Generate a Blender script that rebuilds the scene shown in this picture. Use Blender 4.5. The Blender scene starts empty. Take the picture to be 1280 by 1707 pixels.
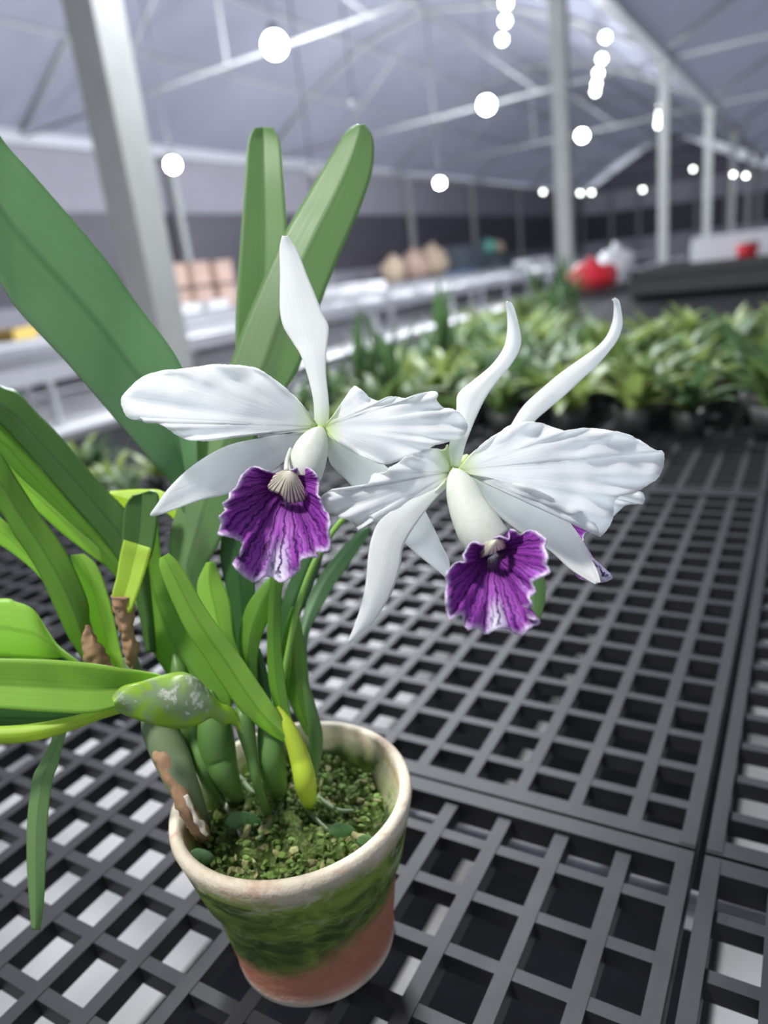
import bpy, bmesh, math, random
from mathutils import Vector, Matrix, noise
random.seed(7)
S = bpy.context.scene
COL = S.collection
# ------------------------------------------------------------------ camera
F = 1212.0; CX = 640.0; CY = 853.5
CAM = Vector((0, 0, 1.11))
def cdir(x, y): return Vector((x-CX, -(y-CY), -F))
_Y = cdir(1367, 363).normalized()
_X = -cdir(-1480, 705).normalized()
_X = (_X - _Y*_X.dot(_Y)).normalized()
_Z = _X.cross(_Y)
MW = Matrix((_X, _Y, _Z))                      # camera axes -> world axes
cam_d = bpy.data.cameras.new('camera'); cam = bpy.data.objects.new('camera', cam_d); COL.objects.link(cam)
cam.matrix_world = Matrix.Translation(CAM) @ MW.to_4x4()
cam_d.sensor_fit = 'VERTICAL'; cam_d.sensor_height = 34.6; cam_d.lens = F/1707*34.6
cam_d.clip_start = 0.01; cam_d.clip_end = 300
cam_d.dof.use_dof = True; cam_d.dof.focus_distance = 0.315
cam_d.dof.aperture_fstop = cam_d.lens*0.001/0.0050     # 5 mm entrance pupil
S.camera = cam
# ------------------------------------------------------------------ world, light, exposure
w = bpy.data.worlds.new('world'); S.world = w; w.use_nodes = True
bg = w.node_tree.nodes['Background']; bg.inputs[0].default_value = (0.80, 0.85, 1.0, 1); bg.inputs[1].default_value = 0.55  # pale ambient fill, added although the outside is dark night
S.view_settings.view_transform = 'Standard'; S.view_settings.look = 'None'
S.view_settings.gamma = 1; S.view_settings.exposure = 0.35; S.view_settings.use_curve_mapping = False
def lamp(name, typ, loc, energy, color=(1, 1, 1), size=0.1, aim=None):
    d = bpy.data.lights.new(name, typ); o = bpy.data.objects.new(name, d); COL.objects.link(o)
    o.location = loc; d.energy = energy; d.color = color
    if typ == 'AREA': d.size = size
    else: d.shadow_soft_size = size
    if aim is not None: o.rotation_euler = (Vector(aim)-Vector(loc)).to_track_quat('-Z', 'Y').to_euler()
    return o
lamp('overhead_lamp_light', 'AREA', (-0.75, -0.35, 2.75), 38, (1, 0.98, 0.95), 0.22, (-0.2, 0.25, 0.95))
lamp('bay_fill_light', 'AREA', (-1.6, 2.6, 3.3), 160, (0.90, 0.94, 1.0), 0.5, (-1.2, 2.2, 0.8))  # added area light without a fixture, keeps the background bright

# ------------------------------------------------------------------ helpers
def W(x, y, d): return CAM + (MW @ cdir(x, y))/F*d
def D(x, y, z):
    r = MW @ cdir(x, y); return (z-CAM.z)/r.z*F
def tag(o, label=None, cat=None, group=None, kind=None):
    if label: o['label'] = label
    if cat: o['category'] = cat
    if group: o['group'] = group
    if kind: o['kind'] = kind
    return o
def empty(name, loc=(0, 0, 0), rz=0):
    o = bpy.data.objects.new(name, None); COL.objects.link(o); o.location = loc; o.rotation_euler[2] = rz
    o.empty_display_size = 0.05; return o
def link(name, me, mat=None, parent=None, smooth=True):
    o = bpy.data.objects.new(name, me); COL.objects.link(o)
    if mat: me.materials.append(mat)
    if smooth:
        for p in me.polygons: p.use_smooth = True
    if parent is not None:
        o.parent = parent
        o.matrix_parent_inverse = Matrix.Translation(-Vector(wloc(parent))) if parent.rotation_euler[2] == 0 else Matrix.Identity(4)
    return o
def wloc(o):
    v = Vector(o.location)
    return v            # parents of parts are things at top level, or parts at the origin
class MB:
    def __init__(s): s.v = []; s.f = []
    def box(s, c, d, rz=0, taper=1.0):
        n = len(s.v); ca, sa = math.cos(rz), math.sin(rz)
        for k in (-1, 1):
            t = taper if k < 0 else 1
            for i, j in ((-1, -1), (1, -1), (1, 1), (-1, 1)):
                x, y = i*d[0]/2*t, j*d[1]/2*t
                s.v.append((c[0]+x*ca-y*sa, c[1]+x*sa+y*ca, c[2]+k*d[2]/2))
        s.f += [(n, n+3, n+2, n+1), (n+4, n+5, n+6, n+7)] + [(n+i, n+(i+1) % 4, n+4+(i+1) % 4, n+4+i) for i in range(4)]
        return s
    def tube(s, pts, rad, seg=10, cap=True):
        pts = [Vector(p) for p in pts]; n0 = len(s.v)
        if not isinstance(rad, (list, tuple)): rad = [rad]*len(pts)
        up = None
        for i, p in enumerate(pts):
            t = (pts[min(i+1, len(pts)-1)]-pts[max(i-1, 0)]).normalized()
            if up is None: up = t.orthogonal().normalized()
            up = (up-t*up.dot(t)).normalized(); b = t.cross(up)
            for k in range(seg):
                a = 2*math.pi*k/seg
                s.v.append(tuple(p+(up*math.cos(a)+b*math.sin(a))*rad[i]))
        for i in range(len(pts)-1):
            for k in range(seg):
                a = n0+i*seg+k; b_ = n0+i*seg+(k+1) % seg
                s.f.append((a, b_, b_+seg, a+seg))
        if cap:
            s.f.append(tuple(n0+k for k in reversed(range(seg)))); m = n0+(len(pts)-1)*seg
            s.f.append(tuple(m+k for k in range(seg)))
        return s
    def lathe(s, prof, seg=48, c=(0, 0, 0)):
        n0 = len(s.v)
        for r, z in prof:
            for k in range(seg):
                a = 2*math.pi*k/seg; s.v.append((c[0]+r*math.cos(a), c[1]+r*math.sin(a), c[2]+z))
        for i in range(len(prof)-1):
            for k in range(seg):
                a = n0+i*seg+k; b = n0+i*seg+(k+1) % seg; s.f.append((a, b, b+seg, a+seg))
        return s
    def mesh(s, name='m'):
        me = bpy.data.meshes.new(name); me.from_pydata(s.v, [], s.f); me.update(); return me
    def build(s, name, mat, parent=None, smooth=False): return link(name, s.mesh(name), mat, parent, smooth)
def cr(a, b, c_, d, t):
    return 0.5*((2*b)+(c_-a)*t+(2*a-5*b+4*c_-d)*t*t+(3*b-a-3*c_+d)*t**3)
def spline(P, n):
    """resample list of tuples with catmull-rom, n samples per segment"""
    out = []; m = len(P)
    for i in range(m-1):
        p0 = P[max(i-1, 0)]; p1 = P[i]; p2 = P[i+1]; p3 = P[min(i+2, m-1)]
        for k in range(n):
            t = k/n; out.append(tuple(cr(p0[j], p1[j], p2[j], p3[j], t) for j in range(len(p1))))
    out.append(tuple(P[-1])); return out
def grid_mesh(name, rows, uvs, uv2=None):
    """rows: list of lists of points; uvs same shape"""
    nr = len(rows); nc = len(rows[0])
    me = bpy.data.meshes.new(name)
    fs = [(i*nc+j, i*nc+j+1, (i+1)*nc+j+1, (i+1)*nc+j) for i in range(nr-1) for j in range(nc-1)]
    me.from_pydata([tuple(p) for r in rows for p in r], [], fs); me.update()
    flat = [u for r in uvs for u in r]
    l = me.uv_layers.new(name='UVMap')
    for lp in me.loops: l.data[lp.index].uv = flat[lp.vertex_index]
    if uv2:
        flat2 = [u for r in uv2 for u in r]; l2 = me.uv_layers.new(name='axis')
        for lp in me.loops: l2.data[lp.index].uv = flat2[lp.vertex_index]
    return me
def thick(o, t, sub=0):
    m = o.modifiers.new('s', 'SOLIDIFY'); m.thickness = t; m.offset = 0
    if sub:
        m = o.modifiers.new('u', 'SUBSURF'); m.levels = sub; m.render_levels = sub
    return o
def ribbon(name, st, mat, parent=None, cup=0.0, fold=0.0, wave=0.0, wf=5, t=0.0012, n=8, m=12, ph=0.0):
    """strap-shaped blade.  st: (xL,yL,xR,yR,depth[,depth difference right-left])"""
    st = [tuple(s)+((0.0,) if len(s) == 5 else ()) for s in st]
    R = spline(st, n); rows = []; uv = []
    for i, (xl, yl, xr, yr, d, dd) in enumerate(R):
        r = []; u = []; s = i/(len(R)-1)
        for j in range(m+1):
            q = j/m; e = abs(2*q-1)
            dz = d+dd*(q-.5)+cup*(e*e)+fold*e+wave*e*e*math.sin(2*math.pi*wf*s+ph+(1.3 if q > .5 else 0))
            r.append(W(xl+(xr-xl)*q, yl+(yr-yl)*q, dz)); u.append((s, q))
        rows.append(r); uv.append(u)
    o = link(name, grid_mesh(name, rows, uv), mat, parent); thick(o, t); return o
def fan(name, outline, base, tip, mat, parent, d0, dt, dq=0.0, cup=0.0, ruf=0.0, nr=6, groove=0.0, side=0.0, t=0.0005,
        off=(0, 0), sc=1.0, M=18, k=5, base_w=3.0, rp=5.0, ph=0.0, cone=0.0, nz=0.0, jag=0.8):
    """petal grown from a base outwards to a traced margin, given its own depth, curl and ruffle"""
    O = [(off[0]+x*sc, off[1]+y*sc) for x, y in outline]; B = Vector((off[0]+base[0]*sc, off[1]+base[1]*sc)); T = Vector((off[0]+tip[0]*sc, off[1]+tip[1]*sc))
    O = spline(O, k); rj = random.Random(len(outline)*7+int(tip[0])); jit = jag*(1.0)
    O = [(x+rj.uniform(-jit, jit)*(i%2), y+rj.uniform(-jit, jit)*(i%2)) for i, (x, y) in enumerate(O)]; ax = T-B; L = ax.length; ax.normalize(); nx = Vector((-ax.y, ax.x)); N = len(O)
    side_v = Vector(O[0])-Vector(O[-1]); bd = side_v.normalized()*base_w if side_v.length > 1e-6 else nx*base_w
    rows = []; uv = []; uv2 = []
    for i in range(M+1):
        v = i/M; r = []; u_ = []; u2 = []
        for j in range(N):
            u = j/(N-1); b0 = B+bd*(0.5-u)
            p = b0.lerp(Vector(O[j]), v); q = p-B
            a = q.dot(ax)/L; b = q.dot(nx)/L
            d = d0+(dt-d0)*a+dq*4*a*(1-a)+cup*b*b+side*b+ruf*v**rp*math.sin(2*math.pi*nr*u+ph)+groove*math.exp(-(b/.035)**2)*min(1, a*3)*(1-v*.6)
            d += -cone*v**.7+nz*v*noise.noise(Vector((p.x*.03, p.y*.03, ph*3+d0*100)))
            r.append(W(p.x, p.y, d)); u_.append((u, v)); u2.append((a, b))
        rows.append(r); uv.append(u_); uv2.append(u2)
    o = link(name, grid_mesh(name, rows, uv, uv2), mat, parent); thick(o, t); return o
def ptube(name, st, mat, parent=None, seg=14, n=6, cap=True):
    """round stem. st: (x,y,radius in px,depth)"""
    R = spline(st, n)
    return MB().tube([W(x, y, d) for x, y, r, d in R], [max(r, .3)*d/F for x, y, r, d in R], seg, cap).build(name, mat, parent, True)

# ------------------------------------------------------------------ materials
class NT:
    def __init__(s, name):
        s.m = bpy.data.materials.new(name); s.m.use_nodes = True; s.t = s.m.node_tree
        s.t.nodes.clear(); s.out = s.t.nodes.new('ShaderNodeOutputMaterial')
    def n(s, typ, **kw):
        nd = s.t.nodes.new(typ)
        for k, v in kw.items():
            if k.startswith('i_'): nd.inputs[k[2:].replace('_', ' ')].default_value = v
            else: setattr(nd, k, v)
        return nd
    def l(s, a, b): s.t.links.new(a, b)
    def math(s, op, a, b=None, clamp=False):
        nd = s.n('ShaderNodeMath', operation=op, use_clamp=clamp)
        for i, x in enumerate((a, b)):
            if x is None: continue
            if isinstance(x, (int, float)): nd.inputs[i].default_value = x
            else: s.l(x, nd.inputs[i])
        return nd.outputs[0]
    def mix(s, fac, a, b):
        nd = s.n('ShaderNodeMix', data_type='RGBA')
        for i, x in ((0, fac), (6, a), (7, b)):
            if isinstance(x, (int, float)): nd.inputs[i].default_value = x
            elif isinstance(x, tuple): nd.inputs[i].default_value = x+((1,) if len(x) == 3 else ())
            else: s.l(x, nd.inputs[i])
        return nd.outputs[2]
    def ramp(s, fac, stops, interp='LINEAR'):
        nd = s.n('ShaderNodeValToRGB'); nd.color_ramp.interpolation = interp; e = nd.color_ramp.elements
        while len(e) < len(stops): e.new(0.5)
        for el, (p, c_) in zip(e, stops):
            el.position = p; el.color = (c_, c_, c_, 1) if isinstance(c_, (int, float)) else tuple(c_)+(1,)
        s.l(fac, nd.inputs[0]); return nd.outputs[0]
    def noise(s, vec, scale, detail=4, rough=.5, dist=0):
        nd = s.n('ShaderNodeTexNoise'); nd.inputs['Scale'].default_value = scale; nd.inputs['Detail'].default_value = detail
        nd.inputs['Roughness'].default_value = rough; nd.inputs['Distortion'].default_value = dist
        if vec is not None: s.l(vec, nd.inputs['Vector'])
        return nd.outputs[0]
    def mapping(s, vec, scale):
        nd = s.n('ShaderNodeMapping'); nd.inputs['Scale'].default_value = scale; s.l(vec, nd.inputs[0]); return nd.outputs[0]
    def uv(s, name='UVMap'):
        return s.n('ShaderNodeUVMap', uv_map=name).outputs[0]
    def obj(s): return s.n('ShaderNodeTexCoord').outputs['Object']
    def bsdf(s, col, rough=.5, spec=.5, metal=0, bump=None, bstr=.3, bdist=.002, trans=None, tfac=.3, emis=None):
        p = s.n('ShaderNodeBsdfPrincipled')
        def setc(sock, x):
            if isinstance(x, tuple): sock.default_value = x+((1,) if len(x) == 3 else ())
            elif isinstance(x, (int, float)): sock.default_value = x
            else: s.l(x, sock)
        setc(p.inputs['Base Color'], col); setc(p.inputs['Roughness'], rough); p.inputs['Metallic'].default_value = metal
        p.inputs['Specular IOR Level'].default_value = spec
        nrm = None
        if bump is not None:
            b = s.n('ShaderNodeBump'); b.inputs['Strength'].default_value = bstr; b.inputs['Distance'].default_value = bdist
            s.l(bump, b.inputs['Height']); nrm = b.outputs[0]; s.l(nrm, p.inputs['Normal'])
        sh = p.outputs[0]
        if trans is not None:
            t = s.n('ShaderNodeBsdfTranslucent'); setc(t.inputs[0], trans)
            if nrm: s.l(nrm, t.inputs['Normal'])
            mx = s.n('ShaderNodeMixShader'); mx.inputs[0].default_value = tfac
            s.l(sh, mx.inputs[1]); s.l(t.outputs[0], mx.inputs[2]); sh = mx.outputs[0]
        s.l(sh, s.out.inputs[0]); return s.m
def plain(name, col, rough=.6, metal=0, var=.15, scale=12, spec=.5, bstr=0.15):
    k = NT(name); nz = k.noise(k.obj(), scale, 5)
    dark = tuple(c_*(1-var) for c_ in col); lite = tuple(min(1, c_*(1+var)) for c_ in col)
    return k.bsdf(k.mix(nz, dark, lite), rough, spec, metal, bump=nz, bstr=bstr)
def leaf_mat(name, dark, lite, tfac=.3, rough=.38, streak=60, rib=True, trans=None):
    k = NT(name); uv = k.uv(); sep = k.n('ShaderNodeSeparateXYZ'); k.l(uv, sep.inputs[0])
    st = k.noise(k.mapping(uv, (2.5, streak, 1)), 1.0, 3)
    bl = k.noise(k.obj(), 14, 3)
    c_ = k.mix(k.math('ADD', k.math('MULTIPLY', st, .45), k.math('MULTIPLY', bl, .6)), dark, lite)
    if rib:
        d = k.math('ABSOLUTE', k.math('SUBTRACT', sep.outputs[1], .5))
        r = k.ramp(d, [(0.0, .55), (.02, .5), (.06, 0)]); c_ = k.mix(r, c_, tuple(x*.55 for x in dark))
    return k.bsdf(c_, rough, .45, bump=st, bstr=.25, bdist=.0006, trans=trans or tuple(min(1, x*1.5) for x in lite), tfac=tfac)
M = {}
M['leaf_deep'] = leaf_mat('leaf_deep', (.11, .235, .11), (.20, .37, .17), .36)
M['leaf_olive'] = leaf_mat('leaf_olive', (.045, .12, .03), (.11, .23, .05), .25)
M['leaf_tall'] = leaf_mat('leaf_tall', (.14, .25, .10), (.24, .38, .16), .40)
M['leaf_bright'] = leaf_mat('leaf_bright', (.23, .44, .05), (.42, .66, .13), .40)
M['leaf_lime'] = leaf_mat('leaf_lime', (.38, .60, .05), (.58, .80, .12), .42)
M['leaf_mid'] = leaf_mat('leaf_mid', (.09, .22, .025), (.22, .42, .06), .36)
M['leaf_dark'] = leaf_mat('leaf_dark', (.02, .075, .02), (.05, .15, .03), .15)
def mk_mottled():
    k = NT('leaf_mottled'); o = k.obj(); a = k.noise(o, 55, 6, .6, .6); b = k.noise(o, 190, 4)
    c_ = k.mix(k.ramp(a, [(.45, 0), (.56, 1)]), (.33, .56, .05), (.30, .40, .22))
    c_ = k.mix(k.ramp(k.math('MULTIPLY', a, k.math('ADD', b, .45)), [(.56, 0), (.62, 1)]), c_, (.75, .78, .66))
    return k.bsdf(c_, .35, .5, bump=b, bstr=.3, bdist=.0008, trans=(.5, .75, .1), tfac=.25)
M['mottled'] = mk_mottled()
M['bulb'] = leaf_mat('bulb', (.05, .13, .03), (.14, .28, .06), .0, .45, 30, False)
M['bulb_lime'] = leaf_mat('bulb_lime', (.35, .50, .03), (.55, .68, .05), .1, .4, 30, False)
M['bulb_grey'] = leaf_mat('bulb_grey', (.10, .15, .07), (.22, .29, .15), .0, .6, 40, False)
M['sheath_dry'] = plain('sheath_dry', (.36, .22, .12), .8, 0, .45, 120)
M['sheath_pale'] = plain('sheath_pale', (.55, .5, .4), .8, 0, .4, 120)
M['stem'] = plain('stem', (.24, .46, .09), .45, 0, .2, 60)
def mk_petal():
    k = NT('petal_white'); ax = k.uv('axis'); uv = k.uv(); sep = k.n('ShaderNodeSeparateXYZ'); k.l(ax, sep.inputs[0])
    st = k.noise(k.mapping(uv, (70, 1.6, 1)), 1.0, 3, .6, .3); fine = k.noise(k.obj(), 900, 2)
    base = k.ramp(sep.outputs[0], [(0.0, 1), (.05, .6), (.13, 0)])
    c_ = k.mix(k.math('MULTIPLY', st, .5), (.93, .94, .95), (.86, .88, .88))
    c_ = k.mix(base, c_, (.62, .78, .25))
    h = k.math('ADD', k.math('MULTIPLY', st, 1.0), k.math('MULTIPLY', fine, .12))
    return k.bsdf(c_, .55, .3, bump=h, bstr=.35, bdist=.0006, trans=(.92, .95, .95), tfac=.48)
M['petal'] = mk_petal()
def mk_sepal():
    k = NT('sepal_white'); uv = k.uv(); sep = k.n('ShaderNodeSeparateXYZ'); k.l(uv, sep.inputs[0])
    st = k.noise(k.mapping(uv, (1.6, 26, 1)), 1.0, 3, .6, .2)
    base = k.ramp(sep.outputs[0], [(0.0, 1), (.04, .6), (.12, .12), (.3, 0)])
    c_ = k.mix(k.math('MULTIPLY', st, .5), (.93, .94, .94), (.86, .88, .86)); c_ = k.mix(base, c_, (.62, .78, .25))
    return k.bsdf(c_, .5, .3, bump=st, bstr=.3, bdist=.0006, trans=(.92, .95, .94), tfac=.48)
M['sepal'] = mk_sepal()
def mk_lip(name):
    k = NT(name); uv = k.uv(); sep = k.n('ShaderNodeSeparateXYZ'); k.l(uv, sep.inputs[0]); v = sep.outputs[1]
    ax = k.uv('axis'); s2 = k.n('ShaderNodeSeparateXYZ'); k.l(ax, s2.inputs[0]); a, b = s2.outputs[0], s2.outputs[1]
    wob = k.math('SUBTRACT', k.noise(k.mapping(ax, (7, 7, 1)), 1.0, 3, .6), .5)
    ang = k.math('ADD', k.math('ARCTAN2', b, k.math('ADD', a, .10)), k.math('MULTIPLY', wob, .22))
    def veins(nf, th, soft, extra):
        s_ = k.math('SINE', k.math('ADD', k.math('MULTIPLY', ang, nf), extra))
        return k.ramp(k.math('ABSOLUTE', s_), [(0, 1), (th, .8), (soft, 0)])
    v1 = veins(15.0, .16, .34, .4); v2 = veins(34.0, .25, .55, 1.1)
    nz = k.noise(k.mapping(ax, (22, 22, 1)), 1.0, 3, .6)
    c_ = k.mix(k.ramp(v, [(.05, 0), (.4, .35), (.85, 1)]), (.065, .006, .11), (.32, .05, .42))
    c_ = k.mix(k.math('MULTIPLY', nz, .5), c_, (.46, .09, .56))
    aa = k.math('ABSOLUTE', k.math('ADD', k.math('ARCTAN2', b, k.math('ADD', a, .10)), k.math('MULTIPLY', k.math('SUBTRACT', nz, .5), .10)))
    pink = k.math('MULTIPLY', k.ramp(aa, [(0, 1), (.45, 0)]), k.ramp(a, [(.22, 0), (.4, .75), (1, .5)]))
    c_ = k.mix(pink, c_, (.58, .16, .70))
    blotch = k.math('MULTIPLY', k.ramp(aa, [(0, 1), (.07, .85), (.16, 0)]), k.ramp(a, [(.5, 0), (.72, .7), (.85, 1)]))
    c_ = k.mix(blotch, c_, (.84, .84, .93))
    c_ = k.mix(k.math('MULTIPLY', v1, k.ramp(v, [(.1, .3), (.3, 1), (.93, .95), (.98, .1)])), c_, (.03, .002, .07))
    c_ = k.mix(k.math('MULTIPLY', v2, k.ramp(v, [(.3, 0), (.6, .75), (.93, .75), (.98, .1)])), c_, (.06, .005, .17))
    edge = k.math('ADD', v, k.math('MULTIPLY', k.math('SUBTRACT', nz, .5), .12))
    c_ = k.mix(k.ramp(edge, [(.90, 0), (.965, .4), (.99, .9)]), c_, (.84, .76, .93))
    return k.bsdf(c_, .5, .35, bump=k.math('ADD', k.math('MULTIPLY', v1, -1), k.math('MULTIPLY', v2, -.5)), bstr=.35, bdist=.0008, trans=c_, tfac=.28)
M['lip'] = mk_lip('lip_purple')
def mk_throat():
    k = NT('throat_striped'); uv = k.uv(); sep = k.n('ShaderNodeSeparateXYZ'); k.l(uv, sep.inputs[0])
    s_ = k.math('SINE', k.math('MULTIPLY', sep.outputs[0], 2*math.pi*22))
    n = k.noise(k.mapping(uv, (8, 4, 1)), 1)
    c_ = k.mix(k.math('MULTIPLY', k.ramp(k.math('ADD', s_, k.math('MULTIPLY', n, .3)), [(.45, 0), (.75, 1)]), k.ramp(sep.outputs[1], [(.15, 0), (.4, 1)])), (.86, .84, .66), (.12, .06, .09))
    return k.bsdf(c_, .5, .3, trans=(.8, .8, .6), tfac=.25)
M['throat'] = mk_throat()
def mk_tube():
    k = NT('lip_tube_white'); o = k.obj(); n = k.noise(o, 260, 4, .6, .8)
    c_ = k.mix(k.ramp(n, [(.35, 0), (.7, 1)]), (.90, .92, .88), (.80, .84, .72))
    return k.bsdf(c_, .5, .3, bump=n, bstr=.25, bdist=.0008, trans=(.85, .9, .8), tfac=.35)
M['tube'] = mk_tube()
M['calyx'] = plain('calyx_green', (.42, .62, .12), .5, 0, .15, 90)
def mk_pot():
    k = NT('terracotta_mossy'); o = k.obj(); sep = k.n('ShaderNodeSeparateXYZ'); k.l(o, sep.inputs[0]); x, y, z = sep.outputs
    n = k.noise(o, 28, 6, .6); nf = k.noise(o, 160, 5, .65); nl = k.noise(k.mapping(o, (1, 1, 2.2)), 34, 5, .6, .8)
    terra = k.mix(nf, (.34, .13, .075), (.52, .24, .15))
    zz = k.math('ADD', z, k.math('MULTIPLY', k.math('SUBTRACT', n, .5), .028))
    zz = k.math('ADD', zz, k.math('MULTIPLY', k.math('ADD', k.math('MULTIPLY', x, .87), k.math('MULTIPLY', y, .49)), -.22))        # the growth reaches lower on one side
    green = k.mix(nl, (.09, .18, .025), (.32, .42, .08)); deep = k.mix(nf, (.018, .04, .014), (.05, .09, .025))
    c_ = k.mix(k.ramp(zz, [(.028, 0), (.038, 1)]), terra, k.mix(k.ramp(nl, [(.3, 0), (.62, 1)]), deep, green))
    c_ = k.mix(k.ramp(zz, [(.036, 0), (.045, .6), (.062, .4), (.068, 0)]), c_, k.mix(k.ramp(nl, [(.42, 0), (.6, 1)]), deep, green))
    c_ = k.mix(k.math('MULTIPLY', k.ramp(z, [(.066, 0), (.074, 1)]), k.ramp(nl, [(.42, 0), (.60, .9)])), c_, green)
    c_ = k.mix(k.math('MULTIPLY', k.ramp(z, [(.040, 0), (.066, .5), (.09, .8)]), k.ramp(k.noise(k.mapping(o, (1, 1, 1.6)), 46, 5, .6, .5), [(.52, 0), (.62, .8)])), c_, (.56, .52, .36))
    lime = k.mix(nf, (.60, .50, .36), (.80, .74, .62)); lime = k.mix(k.ramp(nl, [(.50, 0), (.66, .7)]), lime, (.50, .26, .2))
    c_ = k.mix(k.ramp(k.math('ADD', z, k.math('MULTIPLY', k.math('SUBTRACT', n, .5), .02)), [(.087, 0), (.097, .92)]), c_, lime)
    c_ = k.mix(k.ramp(z, [(.0, .9), (.004, .75), (.009, 0)]), c_, (.72, .70, .58))
    return k.bsdf(c_, .85, .25, bump=k.math('ADD', n, nf), bstr=.5, bdist=.002)
M['pot'] = mk_pot()
def mk_moss():
    k = NT('moss'); o = k.obj(); n = k.noise(o, 60, 6, .65); nf = k.noise(o, 320, 5, .7)
    c_ = k.mix(k.ramp(n, [(.35, 0), (.55, .5), (.7, 1)]), (.03, .06, .012), (.17, .25, .05)); c_ = k.mix(k.ramp(nf, [(.5, 0), (.75, .8)]), c_, (.42, .44, .22))
    return k.bsdf(c_, .9, .2, bump=nf, bstr=1, bdist=.004)
M['moss'] = mk_moss()
M['bark'] = plain('bark', (.24, .24, .10), .9, 0, .5, 90, bstr=.6)
M['bark2'] = plain('bark_moss', (.12, .20, .04), .9, 0, .6, 90, bstr=.6)
M['lattice'] = plain('lattice_plastic', (.019, .019, .022), .55, 0, .3, 40, spec=.32, bstr=.25)
M['galv'] = plain('galvanised_steel', (.62, .63, .64), .4, .55, .12, 15)
M['alu'] = plain('aluminium_rail', (.46, .46, .48), .42, .4, .1, 9)
M['post'] = plain('painted_post', (.33, .335, .32), .55, .1, .15, 7)
M['concrete'] = plain('concrete_floor', (.72, .71, .71), .85, 0, .2, 2.5)
M['layer'] = plain('ground_layer', (.010, .010, .014), .9, 0, .5, 30, .2)
M['bench_top'] = plain('bench_top_grey', (.20, .20, .21), .5, .1, .3, 6)
M['bench_dark'] = plain('bench_dark', (.10, .10, .105), .6, 0, .3, 6)
M['film'] = None
def mk_film():
    k = NT('roof_film'); o = k.obj(); n = k.noise(o, .9, 4, .6, .5)
    d = k.n('ShaderNodeBsdfDiffuse'); k.l(k.mix(n, (.20, .20, .24), (.37, .37, .43)), d.inputs[0])
    g = k.n('ShaderNodeBsdfGlossy'); g.inputs[0].default_value = (.8, .8, .9, 1); g.inputs['Roughness'].default_value = .35
    t = k.n('ShaderNodeBsdfTransparent'); t.inputs[0].default_value = (.55, .57, .66, 1)
    m1 = k.n('ShaderNodeMixShader'); m1.inputs[0].default_value = .12; k.l(d.outputs[0], m1.inputs[1]); k.l(g.outputs[0], m1.inputs[2])
    m2 = k.n('ShaderNodeMixShader'); m2.inputs[0].default_value = .35; k.l(m1.outputs[0], m2.inputs[1]); k.l(t.outputs[0], m2.inputs[2])
    k.l(m2.outputs[0], k.out.inputs[0]); return k.m
M['film'] = mk_film()
M['wall_grey'] = plain('wall_grey_sheet', (.24, .23, .26), .6, 0, .15, 1.5)
M['wall_pale'] = plain('wall_pale_sheet', (.50, .49, .52), .6, 0, .1, 1.5)
M['wall_dark'] = plain('wall_dark_sheet', (.17, .16, .19), .5, 0, .2, 1.2)
M['glass_night'] = plain('night_window', (.055, .05, .065), .5, 0, .3, 2)
def emis(name, col, st):
    k = NT(name); e = k.n('ShaderNodeEmission'); e.inputs[0].default_value = col+(1,); e.inputs[1].default_value = st
    k.l(e.outputs[0], k.out.inputs[0]); return k.m
M['bulb_on'] = emis('bulb_lit', (.86, .93, 1.0), 45)
M['led_on'] = emis('led_lit', (.93, 1.0, .93), 14)
M['white_plastic'] = plain('white_plastic', (.78, .78, .78), .45, 0, .06, 20)
M['crate'] = plain('crate_slate', (.10, .12, .14), .5, 0, .2, 6)
M['black_plastic'] = plain('black_plastic', (.03, .032, .03), .5, 0, .3, 20)
M['red'] = plain('red_plastic', (.62, .015, .03), .45, 0, .1, 10)
M['blue'] = plain('blue_plastic', (.12, .35, .62), .5, 0, .1, 10)
M['teal'] = plain('teal_plastic', (.16, .48, .38), .5, 0, .2, 10)
M['card'] = plain('cardboard', (.52, .36, .29), .8, 0, .35, 5)
M['straw'] = plain('sack_cloth', (.55, .42, .30), .85, 0, .4, 8)
M['yellow'] = plain('yellow_plastic', (.75, .52, .12), .6, 0, .15, 10)
for nm, a, b in (('pl1', (.035, .075, .03), (.08, .15, .055)), ('pl2', (.05, .095, .03), (.115, .18, .05)), ('pl3', (.10, .15, .035), (.22, .29, .075))):
    M[nm] = leaf_mat('seedling_'+nm, a, b, .25, .45, 12, False)

# ------------------------------------------------------------------ setting: floor, walls, roof
BZ = 0.75                                                        # bench top
def struct(name, mb, mat, smooth=False): return tag(mb.build(name, mat, None, smooth), kind='structure')
struct('floor', MB().box((-6, 18, -.05), (24, 48, .1)), M['concrete'])
# left wall (x=-10) and far wall (y=38): base sheet, night windows, pale band, dark upper sheet
struct('wall_left', MB().box((-10.1, 18, .6), (.08, 44, 1.2)).box((-10.1, 18, 3.0), (.08, 44, 1.0)), M['wall_grey'])
struct('wall_back', MB().box((-4, 38.1, .6), (12.2, .08, 1.2)).box((-4, 38.1, 2.95), (12.2, .08, .9)), M['wall_pale'])
struct('window_1', MB().box((-10.12, 18, 1.85), (.03, 44, 1.3)), M['glass_night'])
struct('window_2', MB().box((-4, 38.12, 1.85), (12.2, .03, 1.3)), M['glass_night'])
gm = MB()
for x0 in (-10.0, -2.2):                                          # gable ends above the band
    n = len(gm.v); gm.v += [(x0, 38.1, 3.4), (x0+7.8, 38.1, 3.4), (x0+3.9, 38.1, 5.5), (x0, 38.16, 3.4), (x0+7.8, 38.16, 3.4), (x0+3.9, 38.16, 5.5)]
    gm.f += [(n, n+1, n+2), (n+3, n+5, n+4), (n, n+3, n+4, n+1), (n+1, n+4, n+5, n+2), (n+2, n+5, n+3, n)]
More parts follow.
